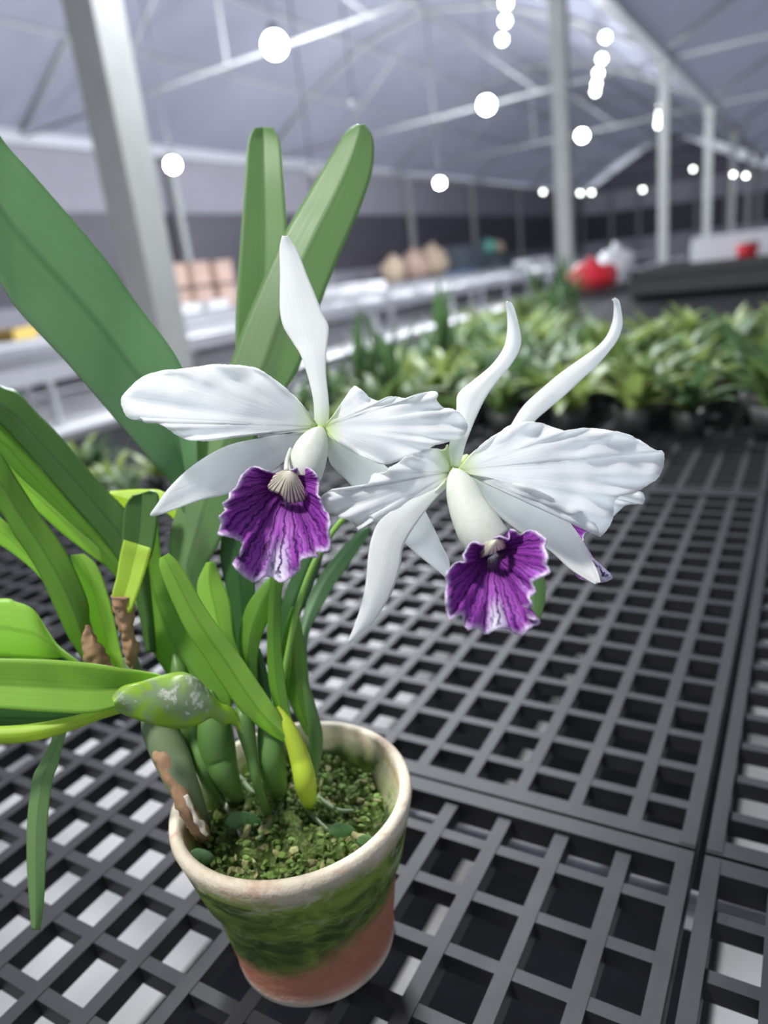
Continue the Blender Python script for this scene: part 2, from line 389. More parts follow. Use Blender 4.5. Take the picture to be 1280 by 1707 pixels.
struct('wall_gable', gm, M['wall_dark'])
ROOF = [(-10.0, 3.55), (-8.6, 4.45), (-7.4, 5.0), (-6.1, 5.25), (-4.8, 5.0), (-3.6, 4.5), (-2.2, 3.75)]
ROOF2 = [(x+7.8, z+(.2 if i == 0 else 0)) for i, (x, z) in enumerate(ROOF)]
fm = MB()
for prof in (ROOF, ROOF2):
    for i in range(len(prof)-1):
        (x0, z0), (x1, z1) = prof[i], prof[i+1]; n = len(fm.v)
        fm.v += [(x0, -4, z0+.05), (x1, -4, z1+.05), (x1, 38.2, z1+.05), (x0, 38.2, z0+.05)]; fm.f.append((n, n+1, n+2, n+3))
struct('ceiling', fm, M['film'])
ti = [0]
def trim(mb, mat, smooth=False):
    ti[0] += 1; return struct('trim_%d' % ti[0], mb, mat, smooth)
# gutter over the row of posts, eave beam over the left wall
trim(MB().box((-2.2, 17, 3.68), (.16, 42, .13)), M['alu'])
trim(MB().box((-10, 17, 3.47), (.14, 42, .14)), M['alu'])
YS = [2.1+5.6*k for k in range(7)]
for y in YS:                                                      # bent rafters and their tie rods
    a = MB()
    for prof in (ROOF, ROOF2): a.tube([(x, y, z) for x, z in prof], .035, 8)
    a.tube([(-10, y, 3.5), (-2.2, y, 3.65)], .022, 8).tube([(-2.2, y, 3.65), (5.6, y, 3.65)], .022, 8)
    for xx in (-8.2, -6.1, -4.1): a.tube([(xx, y, 3.56), (-6.1, y, 5.2)], .014, 6)
    trim(a, M['post'], True)
for prof in (ROOF, ROOF2):                                        # purlins
    a = MB()
    for x, z in prof[1:-1]: a.tube([(x, -3, z-.02), (x, 38, z-.02)], .022, 6)
    trim(a, M['post'], True)
def post(name, x, y, z0, z1, wd, label, group=None, mat='post'):
    r = empty(name, (x, y, 0)); tag(r, label, 'post', group)
    MB().box((x, y, (z0+z1)/2), (wd, wd, z1-z0)).build('shaft', M[mat], r)
    MB().box((x, y, .01), (wd*1.9, wd*1.9, .02)).build('base_plate', M[mat], r)
    MB().box((x, y, z1-.05), (wd*1.5, wd*1.2, .06)).build('bracket', M[mat], r)
    return r
plab = ['thick pale square post in the foreground at upper left, crossing the lamps', 'tall slim pale post rising behind the green seedlings, right of centre',
        'pale post behind the black tray at the right, third of the post row']
for i, y in enumerate(YS):
    post('steel_post', -2.2, y, 0, 3.62, .14 if i < 3 else .15, plab[i] if i < 3 else 'pale post far down the right-hand post row beyond the black tray',
         None if i < 3 else 'far posts of the right-hand row')
for i in range(7):
    y = 10.5+4.55*i
    post('wall_column', -9.95, y, 0, 3.42, .12, 'slim pale column of the left wall under the eave beam', 'columns of the left wall')
for i in range(6):
    x = -8.6+1.25*i
    post('wall_column', x, 37.9, 0, 3.42, .16, 'slim pale column standing against the far wall', 'columns of the far wall')

# ------------------------------------------------------------------ lamps
def roof_z(x):
    for prof in (ROOF, ROOF2):
        for (x0, z0), (x1, z1) in zip(prof, prof[1:]):
            if x0 <= x <= x1: return z0+(z1-z0)*(x-x0)/(x1-x0)+.05
    return 3.6
def make_lamp(loc, label, group=None, r=.06, mat='bulb_on', top=None):
    L = empty('hanging_lamp', loc); tag(L, label, 'lamp', group)
    x, y, z = loc; top = roof_z(x)
    MB().lathe([(max(.0001, r*math.sin(a*math.pi/12)), -r*math.cos(a*math.pi/12)) for a in range(12)], 20, loc).build('bulb', M[mat], L, True)
    MB().tube([(x, y, z+r*.9), (x, y, z+r*1.6)], [r*.45, r*.38], 12).build('socket', M['black_plastic'], L, True)
    MB().tube([(x, y, z+r*2.1), (x, y, top)], .006, 6).build('cord', M['black_plastic'], L, True)
    return L
def at_z(px, py, z): return tuple(W(px, py, D(px, py, z)))
stars = [((458, 75), 3.3, 'brightest glaring lamp near the top, above the two tall leaves', .11), ((811, 175), 3.3, 'glaring lamp right of the brightest one, halfway along its row', .11),
         ((970, 226), 3.3, 'glaring lamp just right of the slim post, last of its row', .10), ((288, 275), 2.45, 'glaring lamp beside the thick pale post at left', .07),
         ((733, 305), 2.45, 'small glaring lamp above the sacks and the dark crate', .07)]
for (px, py), z, lab, r in stars:
    p = at_z(px, py, z)
    make_lamp(p, lab, r=r)
    lamp('lamp_light', 'POINT', (p[0], p[1], p[2]-r*1.6), 330, (.88, .93, 1), .12)
rows = [([(843, 5), (842, 35), (837, 66)], 'round white bulb standing for a roof reflection, in the short row at top, left of the slim post', 'reflection bulbs of the short upper row'),
        ([(1009, 62), (1003, 98), (997, 122), (994, 140), (992, 153)], 'round white bulb standing for a roof reflection, in the longer row at top right', 'reflection bulbs of the middle row'),
        ([(1103, 160), (1101, 176), (1099, 190), (1098, 200), (1097, 209)], 'small round white bulb standing for a roof reflection, in the row beside the third post', 'reflection bulbs of the right row')]
for pts, lab, g in rows:  # lamp reflections in the roof film, built as lit hanging bulbs
    for px, py in pts:
        p = at_z(px, py, 3.3); make_lamp(p, lab, g, r=.045 if px < 1050 else .04, mat='led_on', top=p[2]+.5)
small = [(905, 320), (967, 322), (986, 321), (1071, 316), (1155, 282), (1176, 276), (1222, 291), (1243, 293)]
for px, py in small:
    p = W(px, py, 17); make_lamp(tuple(p), 'tiny round lamp hanging low before the far wall', 'tiny lamps before the far wall', r=.03, mat='led_on', top=p.z+1.0)
for px, py, lab in ((589, 172, 'small clear hanging bulb above the right tall leaf'), (520, 285, 'small pale bulb showing between the two tall leaves')):
    p = W(px, py, 6.0); make_lamp(tuple(p), lab, r=.03, mat='white_plastic', top=p.z+.9)

# ------------------------------------------------------------------ the bench with black lattice panels
CELL = .0391; NC = 18; PW = CELL*NC
def panel_mesh(name, ncx, ncy, bw=.0092, bh=.013, detail=True):
    mb = MB(); w_, h_ = CELL*ncx, CELL*ncy
    for i in range(ncx+1):
        e = i in (0, ncx); x = i*CELL+(.0045 if i == 0 else -.0045 if i == ncx else 0); b = .009 if e else (bw*1.25 if i == 9 else bw)
        mb.box((x, h_/2, -bh/2), (b, h_, bh+(.006 if e else 0)))
    for j in range(ncy+1):
        e = j in (0, ncy); y = j*CELL+(.0045 if j == 0 else -.0045 if j == ncy else 0); b = .0125 if e else bw*.85
        mb.box((w_/2, y, -bh/2-.0005), (w_, b, bh+(.006 if e else 0)))
    return mb.mesh(name)
bench = empty('growing_bench', (-.6, 6, 0)); tag(bench, 'long bench topped with black plastic lattice panels under the potted orchid', 'bench')
full = panel_mesh('lattice', NC, NC); full.materials.append(M['lattice'])
part = panel_mesh('lattice_narrow', 9, NC); part.materials.append(M['lattice'])
XJ = [-.040+.71, -.040, -.040-.71]; JY = .3865
for r in range(-2, 16):
    for ci, xj in enumerate(XJ+[None]):
        if xj is None: x0 = -1.46-9*CELL-.003; me = part
        else: x0 = xj-.71+.003; me = full
        o = bpy.data.objects.new('lattice_panel', me); COL.objects.link(o); o.parent = bench
        o.location = (x0+.6, JY+.71*r+.003-6, BZ)
# bench frame: edge rails, cross pipes, a long pipe, legs
XL = -1.82; XR = .68
MB().box((XL-.03, 6, BZ-.005), (.06, 14.2, .06)).build('side_rail', M['alu'], bench)
MB().box((XR+.03, 6, BZ-.005), (.06, 14.2, .06)).build('side_rail', M['alu'], bench)
for k in range(-1, 10):
    MB().tube([(XL, .40+1.42*k, BZ-.06), (XR, .40+1.42*k, BZ-.06)], .012, 10).build('cross_pipe', M['galv'], bench, True)
for k in range(0, 6):
    for x in (XL+.1, XR-.1):
        MB().box((x, .9+2.6*k, .36), (.05, .05, .70)).build('leg', M['galv'], bench)

# thin black layers on the floor below the bench, pale strips between
def ground(name, x0, x1, label):
    o = MB().box(((x0+x1)/2, 6, .006), (x1-x0, 16, .012)).build(name, M['layer']); tag(o, label, 'ground cover')
ground('ground_layer', -.87, -.53, 'black ground fabric on the floor under the bench, left strip')
ground('ground_layer', -.50, -.07, 'black ground fabric on the floor under the bench, right strip')

# ------------------------------------------------------------------ benches beyond the aisle
def far_bench(xc, wd, y0, y1, label, z=.75):
    b = empty('growing_bench', (xc, (y0+y1)/2, 0)); tag(b, label, 'bench'); L = y1-y0; ym = (y0+y1)/2
    t = MB(); n = int(wd/.16)
    for i in range(n): t.box((xc-wd/2+(i+.5)*wd/n, ym, z-.02), (wd/n*.72, L, .025))
    k = y0
    while k < y1: t.box((xc, k, z-.045), (wd, .05, .03)); k += .7
    t.build('bench_top', M['bench_top'], b)
    for s in (-1, 1): MB().box((xc+s*wd/2, ym, z), (.06, L, .10)).build('side_rail', M['alu'], b)
    k = y0+.4
    while k < y1:
        for s in (-1, 1): MB().box((xc+s*(wd/2-.1), k, z/2), (.05, .05, z-.05)).build('leg', M['galv'], b)
        k += 3.2
    return b
far_bench(-4.9, 1.7, 0.2, 30, 'empty grey slatted bench across the first aisle, nearest on the left')
far_bench(-7.2, 1.7, 1, 33, 'empty grey slatted bench, second beyond the first aisle')
far_bench(-9.1, 1.3, 2, 35, 'grey slatted bench along the left wall carrying crates and sacks')

# ------------------------------------------------------------------ goods on the far benches
def box_thing(name, c_, d, mat, label, cat, rz=0, lid=None, group=None):
    r = empty(name, (c_[0], c_[1], c_[2]-d[2]/2)); tag(r, label, cat, group); t = .02*max(1, d[0])
    b = MB(); b.box((c_[0], c_[1], c_[2]-d[2]/2+t/2), (d[0], d[1], t), rz)
    ca, sa = math.cos(rz), math.sin(rz)
    for sx, sy in ((1, 0), (-1, 0), (0, 1), (0, -1)):
        ox, oy = sx*(d[0]-t)/2, sy*(d[1]-t)/2
        b.box((c_[0]+ox*ca-oy*sa, c_[1]+ox*sa+oy*ca, c_[2]), (t if sx else d[0]-.001, t if sy else d[1]-.001, d[2]), rz)
    b.build('body', M[mat], r)
    rim = MB()
    for sx, sy in ((1, 0), (-1, 0), (0, 1), (0, -1)):
        ox, oy = sx*d[0]/2, sy*d[1]/2
        rim.box((c_[0]+ox*ca-oy*sa, c_[1]+ox*sa+oy*ca, c_[2]+d[2]/2-.02), (.03 if sx else d[0]+.03, .03 if sy else d[1]+.03, .04), rz)
    rim.build('rim', M[lid or mat], r); return r
def blob(name, c_, d, mat, label, cat, seed=0, group=None, amp=.25):
    bm = bmesh.new(); bmesh.ops.create_icosphere(bm, subdivisions=3, radius=1)
    for v in bm.verts:
        k = 1+amp*noise.noise(v.co*1.7+Vector((seed, seed*2, 0)))
        v.co = Vector((v.co.x*k*d[0]/2, v.co.y*k*d[1]/2, max(v.co.z*k, -.82)*d[2]/2))
    me = bpy.data.meshes.new(name); bm.to_mesh(me); bm.free()
    r = empty(name, (c_[0], c_[1], c_[2]-d[2]/2)); tag(r, label, cat, group)
    o = link('bag_body', me, M[mat], None); o.location = c_; o.parent = r; o.matrix_parent_inverse = Matrix.Translation(-r.location)
    nk = MB().tube([(c_[0], c_[1], c_[2]+d[2]*.40), (c_[0]+.03, c_[1], c_[2]+d[2]*.58)], [d[0]*.09, d[0]*.13], 10).build('neck', M[mat], r, True)
    return r
def on_x(px, py, X):
    r = MW @ cdir(px, py); return CAM+r*((X-CAM.x)/r.x)
# stacked boxes behind the thick post
for i, px in enumerate((285, 325, 365)):
    p = on_x(px, 470, -9.1)
    for k in range(2):
        box_thing('cardboard_box', (p.x-.1, p.y, 1.0+.40*k), (.55, .42, .38), 'card', '%s brown cardboard box of the %s stack behind the thick post' % (('lower', 'upper')[k], ('left', 'middle', 'right')[i]), 'box', group='stacked cardboard boxes')
for i, px in enumerate((300, 350)):
    p = on_x(px, 490, -8.62)
    box_thing('foam_box', (p.x, p.y, .88), (.3, .5, .16), 'white_plastic', 'low white foam box before the %s cardboard boxes' % ('left', 'right')[i], 'box', group='low white foam boxes')
for i, (px, s) in enumerate(((655, .62), (690, .72), (722, .8))):
    p = on_x(px, 440, -9.1)
    blob('cloth_sack', (p.x, p.y, .75+s*.5), (s*.9, s*1.3, s*1.1), 'straw' if i != 1 else 'card', ['lowest tan sack of the heap left of the dark crate', 'brown sack in the middle of the heap left of the dark crate', 'tall tan sack touching the dark crate'][i], 'sack', seed=i*3.1)
p = on_x(768, 440, -9.1)
box_thing('plastic_crate', (p.x, p.y, 1.17), (.95, 1.4, .72), 'crate', 'large dark crate right of the sacks', 'crate')
p2 = on_x(768, 455, -8.64)
box_thing('plastic_tray', (p2.x, p2.y, .80), (.22, 1.8, .09), 'blue', 'light blue tray in front of the dark crate', 'tray')
p = on_x(822, 440, -9.1)
box_thing('plastic_crate', (p.x, p.y, .98), (.9, 1.3, .42), 'crate', 'low dark crate with a teal bag on it', 'crate')
for dy, z, mt, sz, lab, sd in ((-.75, 1.42, 'teal', .62, 'teal plastic bag heaped on the low dark crate', 5), (.75, 1.40, 'straw', .52, 'small tan sack right of the teal bag', 7)):
    blob('plastic_bag', (p.x, p.y+dy*.55, 1.20+sz*.33), (sz, sz*1.1, sz*.78), mt, lab, 'bag', seed=sd)
for k, px in enumerate((560, 600, 880, 905)):
    p = on_x(px, 450, -6.9); box_thing('foam_box', (p.x, p.y, .86), (.5, .8, .16), 'white_plastic', ['first white foam box from the left', 'second white foam box from the left', 'third white foam box from the left', 'farthest white foam box'][k]+' on the second slatted bench', 'box', group='white foam boxes on the second bench')
for k in range(9):
    p = W(450+55*k+random.uniform(-12, 12), 0, 1); px = 450+55*k+random.uniform(-10, 10)
    q = on_x(px, 470-k*6, -4.6)
    if q.y < 28: box_thing('seedling_tray', (q.x, q.y, .79), (.3, .5, .05), 'white_plastic', 'small white tray left on the nearest slatted bench', 'tray', rz=.1*k, group='white trays on the nearest slatted bench')
# red and white bag at the far end of the lattice bench, tray, bucket
q = on_x(985, 475, -1.58)
blob('plastic_bag', (q[0], q[1], .86), (.42, .5, .24), 'red', 'red bag lying at the foot of the slim post', 'bag', seed=2)
blob('plastic_bag', (q[0]+.0, q[1]+.85, BZ+.15), (.34, .3, .34), 'white_plastic', 'white bag resting behind the red bag', 'bag', seed=4)
q = at_z(1185, 487, .76)
box_thing('plant_tray', (q[0]+.25, q[1]+.1, .845), (1.35, .5, .17), 'black_plastic', 'long black tray standing on the bench beyond the seedlings', 'tray')
q = at_z(1232, 432, .76)
box_thing('foam_box', (q[0], q[1], .91), (1.0, .5, .30), 'white_plastic', 'white foam box at the far right behind the red bucket', 'box')
b = empty('plastic_bucket', (q[0]+.12, q[1]-.55, BZ)); tag(b, 'small red bucket before the white foam box at far right', 'bucket')
c0 = (q[0]+.12, q[1]-.55, BZ)
MB().lathe([(.0001, 0), (.09, 0), (.12, .2), (.112, .2), (.085, .01), (.0001, .01)], 24, c0).build('body', M['red'], b, True)
MB().lathe([(.115, .19), (.128, .19), (.128, .205), (.115, .205)], 24, c0).build('rim', M['white_plastic'], b, True)
p = on_x(10, 510, -9.1)
box_thing('plastic_tray', (p.x, p.y, .86), (.5, .35, .16), 'yellow', 'yellow tray at the left edge behind the big leaf', 'tray')

# ------------------------------------------------------------------ seedling orchids on the bench
def seedling(kind):
    root = empty('orchid_seedling', (0, 0, 0))
    MB().lathe([(.0001, 0), (.026, 0), (.034, .05), (.030, .05), (.024, .038), (.0001, .038)], 12).build('pot', M['black_plastic'], root, True)
    rnd = random.Random(kind); allv = []; allf = []; uvs = []
    for i in range(15 if kind < 3 else 9):
        az = rnd.uniform(0, 2*math.pi); L = rnd.uniform(.08, .15)*(1.0 if kind < 3 else 1.7); wd = rnd.uniform(.008, .014); e0 = rnd.uniform(.7, 1.45) if kind < 3 else rnd.uniform(1.2, 1.5)
        curl = rnd.uniform(.5, 1.7) if kind < 3 else .3; p = Vector((rnd.uniform(-.012, .012), rnd.uniform(-.012, .012), .036)); n0 = len(allv); K = 7
        sd = Vector((-math.sin(az), math.cos(az), 0)); e = e0
        for k in range(K+1):
            s = k/K; ww = wd*math.sin(math.pi*(.12+.86*s))**.6
            nrm = Vector((-math.sin(e)*math.cos(az), -math.sin(e)*math.sin(az), math.cos(e)))
            allv += [p-sd*ww+nrm*ww*.35, p.copy(), p+sd*ww+nrm*ww*.35]; uvs += [(s, 0), (s, .5), (s, 1)]
            p = p+Vector((math.cos(e)*math.cos(az), math.cos(e)*math.sin(az), math.sin(e)))*(L/K); e -= curl/K
        for k in range(K):
            a = n0+3*k; allf += [(a, a+1, a+4, a+3), (a+1, a+2, a+5, a+4)]
    me = bpy.data.meshes.new('foliage'); me.from_pydata([tuple(v) for v in allv], [], allf); me.update()
    l = me.uv_layers.new(name='UVMap')
    for lp in me.loops: l.data[lp.index].uv = uvs[lp.vertex_index]
    link('foliage', me, M[('pl1', 'pl2', 'pl3', 'pl1')[kind]], root); return root
protos = [seedling(k) for k in range(4)]; used = [False]*4
def place(kind, x, y, s, rz, label, group):
    if used[kind]:
        r = protos[kind].copy(); COL.objects.link(r)
        for ch in protos[kind].children: c_ = ch.copy(); COL.objects.link(c_); c_.parent = r
    else: r = protos[kind]; used[kind] = True
    r.location = (x, y, BZ); r.rotation_euler = (0, 0, rz); r.scale = (s, s, s); tag(r, label, 'potted plant', group)
rr = random.Random(3)
LAB = ['dark green bushy seedling orchid in the crowd on the bench', 'mid green bushy seedling orchid in the crowd on the bench', 'yellow-green bushy seedling orchid in the crowd on the bench', 'tall narrow-leaved dark orchid in the crowd on the bench']
def zone(x, y):
    if y < 1.2: return 'in the small patch under the big left leaf'
    if y > 2.35: return 'at the far back of the bench, near the red bag'
    side = 'on the left behind the flowers' if x < -.62 else 'at the right end of the bed'
    return ('in the front row ' if y < 1.5 else 'deep in the bed ')+side
y = .86
cnt = 0
while y < 5.2:
    x = -1.72
    while x < .45:
        xx, yy = x+rr.uniform(-.03, .03), y+rr.uniform(-.03, .03)
        far = yy > 2.7
        ok = yy > 1.28+(xx+1.1)*.10 and xx > -1.08-(yy-1.6)*.18 and (yy < 2.35 or xx < -.65-(yy-2.35)*.28)
        if yy < 1.22: ok = .80 < yy < 1.0 and -1.5 < xx < -.92
        if ok and cnt < 290:
            g = rr.random(); kind = 2 if g < (.42 if xx > -1.0 else .25) else 1 if g < .75 else 0
            if yy > 1.2 and rr.random() < (.16 if xx < -.8 else .02): kind = 3
            place(kind, xx, yy, rr.uniform(.8, 1.25)*(.6 if yy < 1.2 else 1), rr.uniform(0, 6.28), LAB[kind].replace('in the crowd on the bench', zone(xx, yy)), ['dark', 'mid green', 'yellow-green', 'tall dark'][kind]+' seedling orchids '+zone(xx, yy)); cnt += 1
        x += .118 if not far else .2
    y += .118 if y < 2.7 else .2

# ------------------------------------------------------------------ the potted orchid
PX, PY = -.2277, .2428; PC = (PX, PY, BZ)
orchid = empty('potted_orchid', PC); tag(orchid, 'white orchid with purple lips in a mossy clay pot on the lattice bench', 'potted orchid')
RT, RB, HH = .0649, .0449, .1023
def rad(z): return RB+(RT-.004-RB)*z/HH
potp = [(.0001, .0), (RB-.004, .0), (RB, .002), (RB+.0005, .006)]
potp += [(rad(z)-.0012, z) for z in (.01, .03, .05, .0575)] + [(rad(.058)+.0012, .0590), (rad(.06)+.0020, .0615), (RT-.0030, .085), (RT, .097), (RT-.0008, .1012), (RT-.0035, .1023), (RT-.006, .1012), (RT-.0072, .094), (rad(.08)-.008, .08), (rad(.05)-.008, .05), (RB-.008, .008), (.0001, .008)]
pot = MB().lathe(potp, 96, (0, 0, 0)).build('pot', M['pot'], None, True); pot.parent = orchid; pot.location = (0, 0, 0)
# moss bed
SZ = BZ+.082; SR = rad(.082)-.0085
rows = []; uv = []
for i in range(29):
    r = []; u = []
    for j in range(81):
        a = 2*math.pi*j/80; q = SR*i/28
        x, y_ = PX+q*math.cos(a), PY+q*math.sin(a)
        h = .010*noise.noise(Vector((x*45, y_*45, 1)))+.005*noise.noise(Vector((x*140, y_*140, 4)))+.003*noise.noise(Vector((x*400, y_*400, 4)))
        r.append((x, y_, SZ+h+.004*(1-i/28))); u.append((i/28, j/80))
    rows.append(r); uv.append(u)
link('moss_bed', grid_mesh('moss_bed', rows, uv), M['moss'], orchid)
rc = random.Random(11)
def chips(name, n, mat, smin, smax, zo):
    bm = bmesh.new()
    for i in range(n):
        q = SR*math.sqrt(rc.random())*.96; a = rc.uniform(0, 6.283); s = rc.uniform(smin, smax)
        m = Matrix.Translation((PX+q*math.cos(a), PY+q*math.sin(a), SZ+zo+rc.uniform(-.002, .006))) @ Matrix.Rotation(rc.uniform(0, 3), 4, Vector((rc.random(), rc.random(), rc.random())).normalized()) @ Matrix.Diagonal((s, s*rc.uniform(.4, .9), s*rc.uniform(.25, .6), 1))
        g = bmesh.ops.create_icosphere(bm, subdivisions=1, radius=1, matrix=m)
        for v in g['verts']: v.co += Vector((rc.uniform(-1, 1), rc.uniform(-1, 1), rc.uniform(-1, 1)))*s*.15
    me = bpy.data.meshes.new(name); bm.to_mesh(me); bm.free(); return tag(link(name, me, mat, orchid, smooth=False), kind='stuff')
chips('bark_chips', 90, M['bark'], .0016, .0042, .002)
chips('moss_tufts', 520, M['bark2'], .0010, .0028, .003)
def soil(px, py): return D(px, py, SZ-.004)
# fine dry roots
for pts in ([(395, 1290), (420, 1320), (450, 1345), (470, 1375)], [(500, 1335), (520, 1360), (548, 1385)], [(350, 1310), (380, 1350), (400, 1390)], [(470, 1340), (455, 1370), (430, 1400)], [(530, 1330), (560, 1350), (590, 1352)]):
    ptube('root', [(x, y_, 5-1.0*i, D(x, y_, SZ+.006)) for i, (x, y_) in enumerate(pts)], M['sheath_pale'] if pts[0][0] in (350,) else M['bulb_grey'], orchid)
for px, py, rx, ry in ((335, 1430, 22, 14), (570, 1385, 22, 12), (610, 1402, 15, 9), (405, 1370, 30, 16)):
    d = D(px, py, SZ+.012)
    fan('small_leaf', [(-rx, -2), (-rx*.6, -ry), (0, -ry*1.1), (rx*.7, -ry*.7), (rx, 0), (rx*.6, ry*.8), (0, ry), (-rx*.7, ry*.6), (-rx, 2)], (-rx, 0), (rx, 0), M['leaf_deep'], orchid, d, d+.006, cup=.01, off=(px, py), t=.0005, M=6)

def husk(st, mat, ph=0.0):
    o = ptube('dry_sheath', st, mat, orchid, 18, 8)
    for v in o.data.vertices:
        a = noise.noise(Vector((v.co.x*150, v.co.y*150, v.co.z*30+ph)))
        v.co += Vector((a, noise.noise(v.co*300+Vector((9, ph, 0))), .6*a))*.0019
    return o
# pseudobulbs and sheathed stems (x, y, radius px, depth)
def dd(px, py, add=0): return D(px, py, SZ)+add
s1 = dd(345, 1385); s2 = dd(440, 1360); s3 = dd(512, 1345); s4 = dd(470, 1330); s5 = dd(395, 1330); s6 = dd(530, 1270)
ptube('pseudobulb', [(238, 1165, 3, .374), (248, 1190, 14, .373), (262, 1215, 26, .37), (285, 1260, 30, .368), (310, 1320, 24, .366), (335, 1375, 16, s1), (350, 1400, 10, s1+.002)], M['bulb_grey'], orchid)
husk([(262, 1250, 11, .362), (290, 1300, 13, .360), (318, 1360, 13, .360), (345, 1405, 10, s1)], M['sheath_dry'])
husk([(310, 1325, 4, .354), (330, 1365, 5, .354), (345, 1392, 3, .356)], M['sheath_pale'])
ptube('pseudobulb', [(352, 1150, 3, .376), (354, 1180, 18, .375), (358, 1215, 29, .374), (365, 1260, 29, .376), (380, 1300, 20, .378), (398, 1335, 12, s5)], M['bulb'], orchid)
ptube('pseudobulb', [(398, 1165, 3, .366), (403, 1185, 12, .365), (408, 1206, 16, .364), (419, 1260, 10, .364), (430, 1310, 8, .366), (449, 1362, 7, s2-.002)], M['leaf_mid'] if 0 else M['bulb'], orchid)
ptube('pseudobulb', [(446, 1175, 3, .374), (447, 1200, 15, .373), (450, 1225, 21, .372), (455, 1280, 22, .373), (462, 1320, 17, s4)], M['bulb'], orchid)
ptube('pseudobulb', [(462, 1178, 3, .3665), (474, 1200, 10, .365), (487, 1228, 14, .364), (500, 1265, 17, .364), (510, 1310, 18, .365), (515, 1345, 9, s3)], M['bulb_lime'], orchid)
ptube('pseudobulb', [(494, 1095, 2, .393), (500, 1120, 8, .392), (516, 1180, 11, .392), (526, 1225, 12, .39), (526, 1262, 10, .388), (522, 1290, 7, .386)], M['bulb'], orchid)
ptube('pseudobulb', [(290, 1090, 3, .385), (298, 1120, 14, .383), (305, 1170, 18, .382), (325, 1230, 18, .38), (345, 1290, 15, .376), (370, 1345, 10, dd(370, 1345))], M['bulb'], orchid)
ptube('pseudobulb', [(215, 1095, 12, .385), (228, 1130, 14, .382), (255, 1190, 15, .378), (290, 1270, 13, .372), (335, 1370, 9, dd(335, 1370))], M['bulb_grey'], orchid)
husk([(205, 992, 20, .373), (206, 1012, 17, .374), (209, 1040, 13, .375), (214, 1062, 10, .376), (219, 1080, 13, .378), (220, 1095, 9, .379), (222, 1115, 5, .38)], M['sheath_dry'])
husk([(145, 1042, 2, .375), (147, 1055, 8, .376), (152, 1078, 15, .378), (165, 1105, 18, .38), (190, 1140, 14, .382), (225, 1180, 9, .38)], M['sheath_dry'])

# leaves: stations (xL,yL,xR,yR,depth[,tilt])
lf = lambda st, mat, **k: ribbon('leaf', st, M[mat], orchid, **k)
lf([(-210, 120, -160, 40, .36), (-120, 270, -60, 120, .365), (0, 470, 0, 226, .372, .004), (33, 520, 55, 290, .375, .006), (104, 596, 126, 372, .38, .008), (150, 648, 180, 437, .384, .01), (184, 688, 230, 508, .388, .012),
    (236, 749, 295, 596, .392, .01), (265, 782, 325, 680, .395, .008), (285, 805, 330, 770, .397), (305, 850, 335, 840, .399), (330, 920, 350, 915, .40)], 'leaf_deep', fold=-0.0066)
lf([(425, 213, 452, 212, .425), (413, 238, 466, 236, .424), (408, 300, 472, 300, .421), (403, 370, 478, 380, .419), (397, 450, 482, 455, .417), (393, 520, 475, 530, .415), (392, 590, 460, 600, .413), (385, 720, 430, 725, .41),
    (375, 850, 410, 850, .407), (375, 960, 400, 960, .403), (385, 1060, 405, 1060, .398), (400, 1180, 415, 1180, .388)], 'leaf_tall', fold=-0.0044)
lf([(594, 209, 606, 208, .418), (575, 224, 621, 232, .416), (545, 272, 621, 280, .413), (510, 330, 605, 335, .41), (480, 380, 583, 388, .407), (453, 435, 560, 440, .405), (427, 495, 537, 500, .403), (403, 553, 514, 570, .401),
    (385, 605, 492, 625, .399), (355, 680, 445, 695, .397), (324, 750, 412, 765, .394), (298, 840, 388, 835, .391), (283, 900, 370, 895, .389), (290, 945, 335, 965, .387), (320, 1010, 350, 1015, .386), (370, 1110, 385, 1112, .384)], 'leaf_tall', fold=0.0039)
# left group
lf([(-150, 620, -150, 560, .37), (-60, 655, -60, 600, .375), (0, 705, 0, 642, .378), (44, 752, 28, 653, .381), (88, 803, 61, 688, .383), (131, 852, 96, 723, .385), (166, 891, 136, 771, .387), (192, 925, 175, 815, .389), (212, 960, 215, 860, .39), (228, 1000, 245, 950, .391), (245, 1090, 262, 1085, .388)], 'leaf_olive', fold=0.0044)
lf([(-80, 760, -80, 715, .385), (0, 800, 0, 745, .388), (45, 835, 30, 775, .39), (100, 885, 85, 826, .392), (150, 924, 131, 868, .394), (192, 956, 185, 908, .396), (225, 1000, 230, 970, .396), (250, 1080, 262, 1070, .393)], 'leaf_bright', fold=0.0022)
lf([(-60, 800, -60, 690, .36), (0, 852, 0, 756, .364), (26, 893, 26, 797, .366), (61, 946, 62, 852, .369), (88, 1003, 105, 912, .371), (104, 1038, 130, 962, .373), (116, 1064, 146, 1005, .375), (130, 1085, 150, 1045, .377), (160, 1130, 172, 1110, .38), (215, 1190, 225, 1175, .379)], 'leaf_mid', fold=0.0044)
lf([(-40, 885, -40, 840, .375), (0, 908, 0, 862, .377), (30, 928, 32, 895, .379), (66, 960, 62, 935, .381), (100, 1010, 100, 990, .383), (140, 1090, 150, 1080, .384), (200, 1170, 210, 1160, .382)], 'leaf_bright', fold=0.0017)
lf([(118, 925, 140, 924, .388), (128, 955, 163, 945, .388), (140, 1000, 181, 995, .388), (156, 1050, 194, 1050, .387), (172, 1098, 204, 1095, .386), (215, 1170, 228, 1165, .382)], 'leaf_bright', fold=0.0022)
lf([(-60, 725, -60, 690, .384), (0, 765, 0, 703, .387), (44, 805, 44, 755, .389), (90, 850, 90, 808, .391), (130, 893, 133, 858, .393), (165, 930, 170, 898, .395), (215, 985, 222, 965, .395)], 'leaf_mid', fold=.002)
lf([(180, 826, 184, 820, .402), (205, 848, 215, 817, .401), (240, 860, 245, 816, .40), (268, 850, 272, 820, .398), (300, 880, 305, 850, .396), (320, 960, 328, 955, .392)], 'leaf_lime', fold=.002)
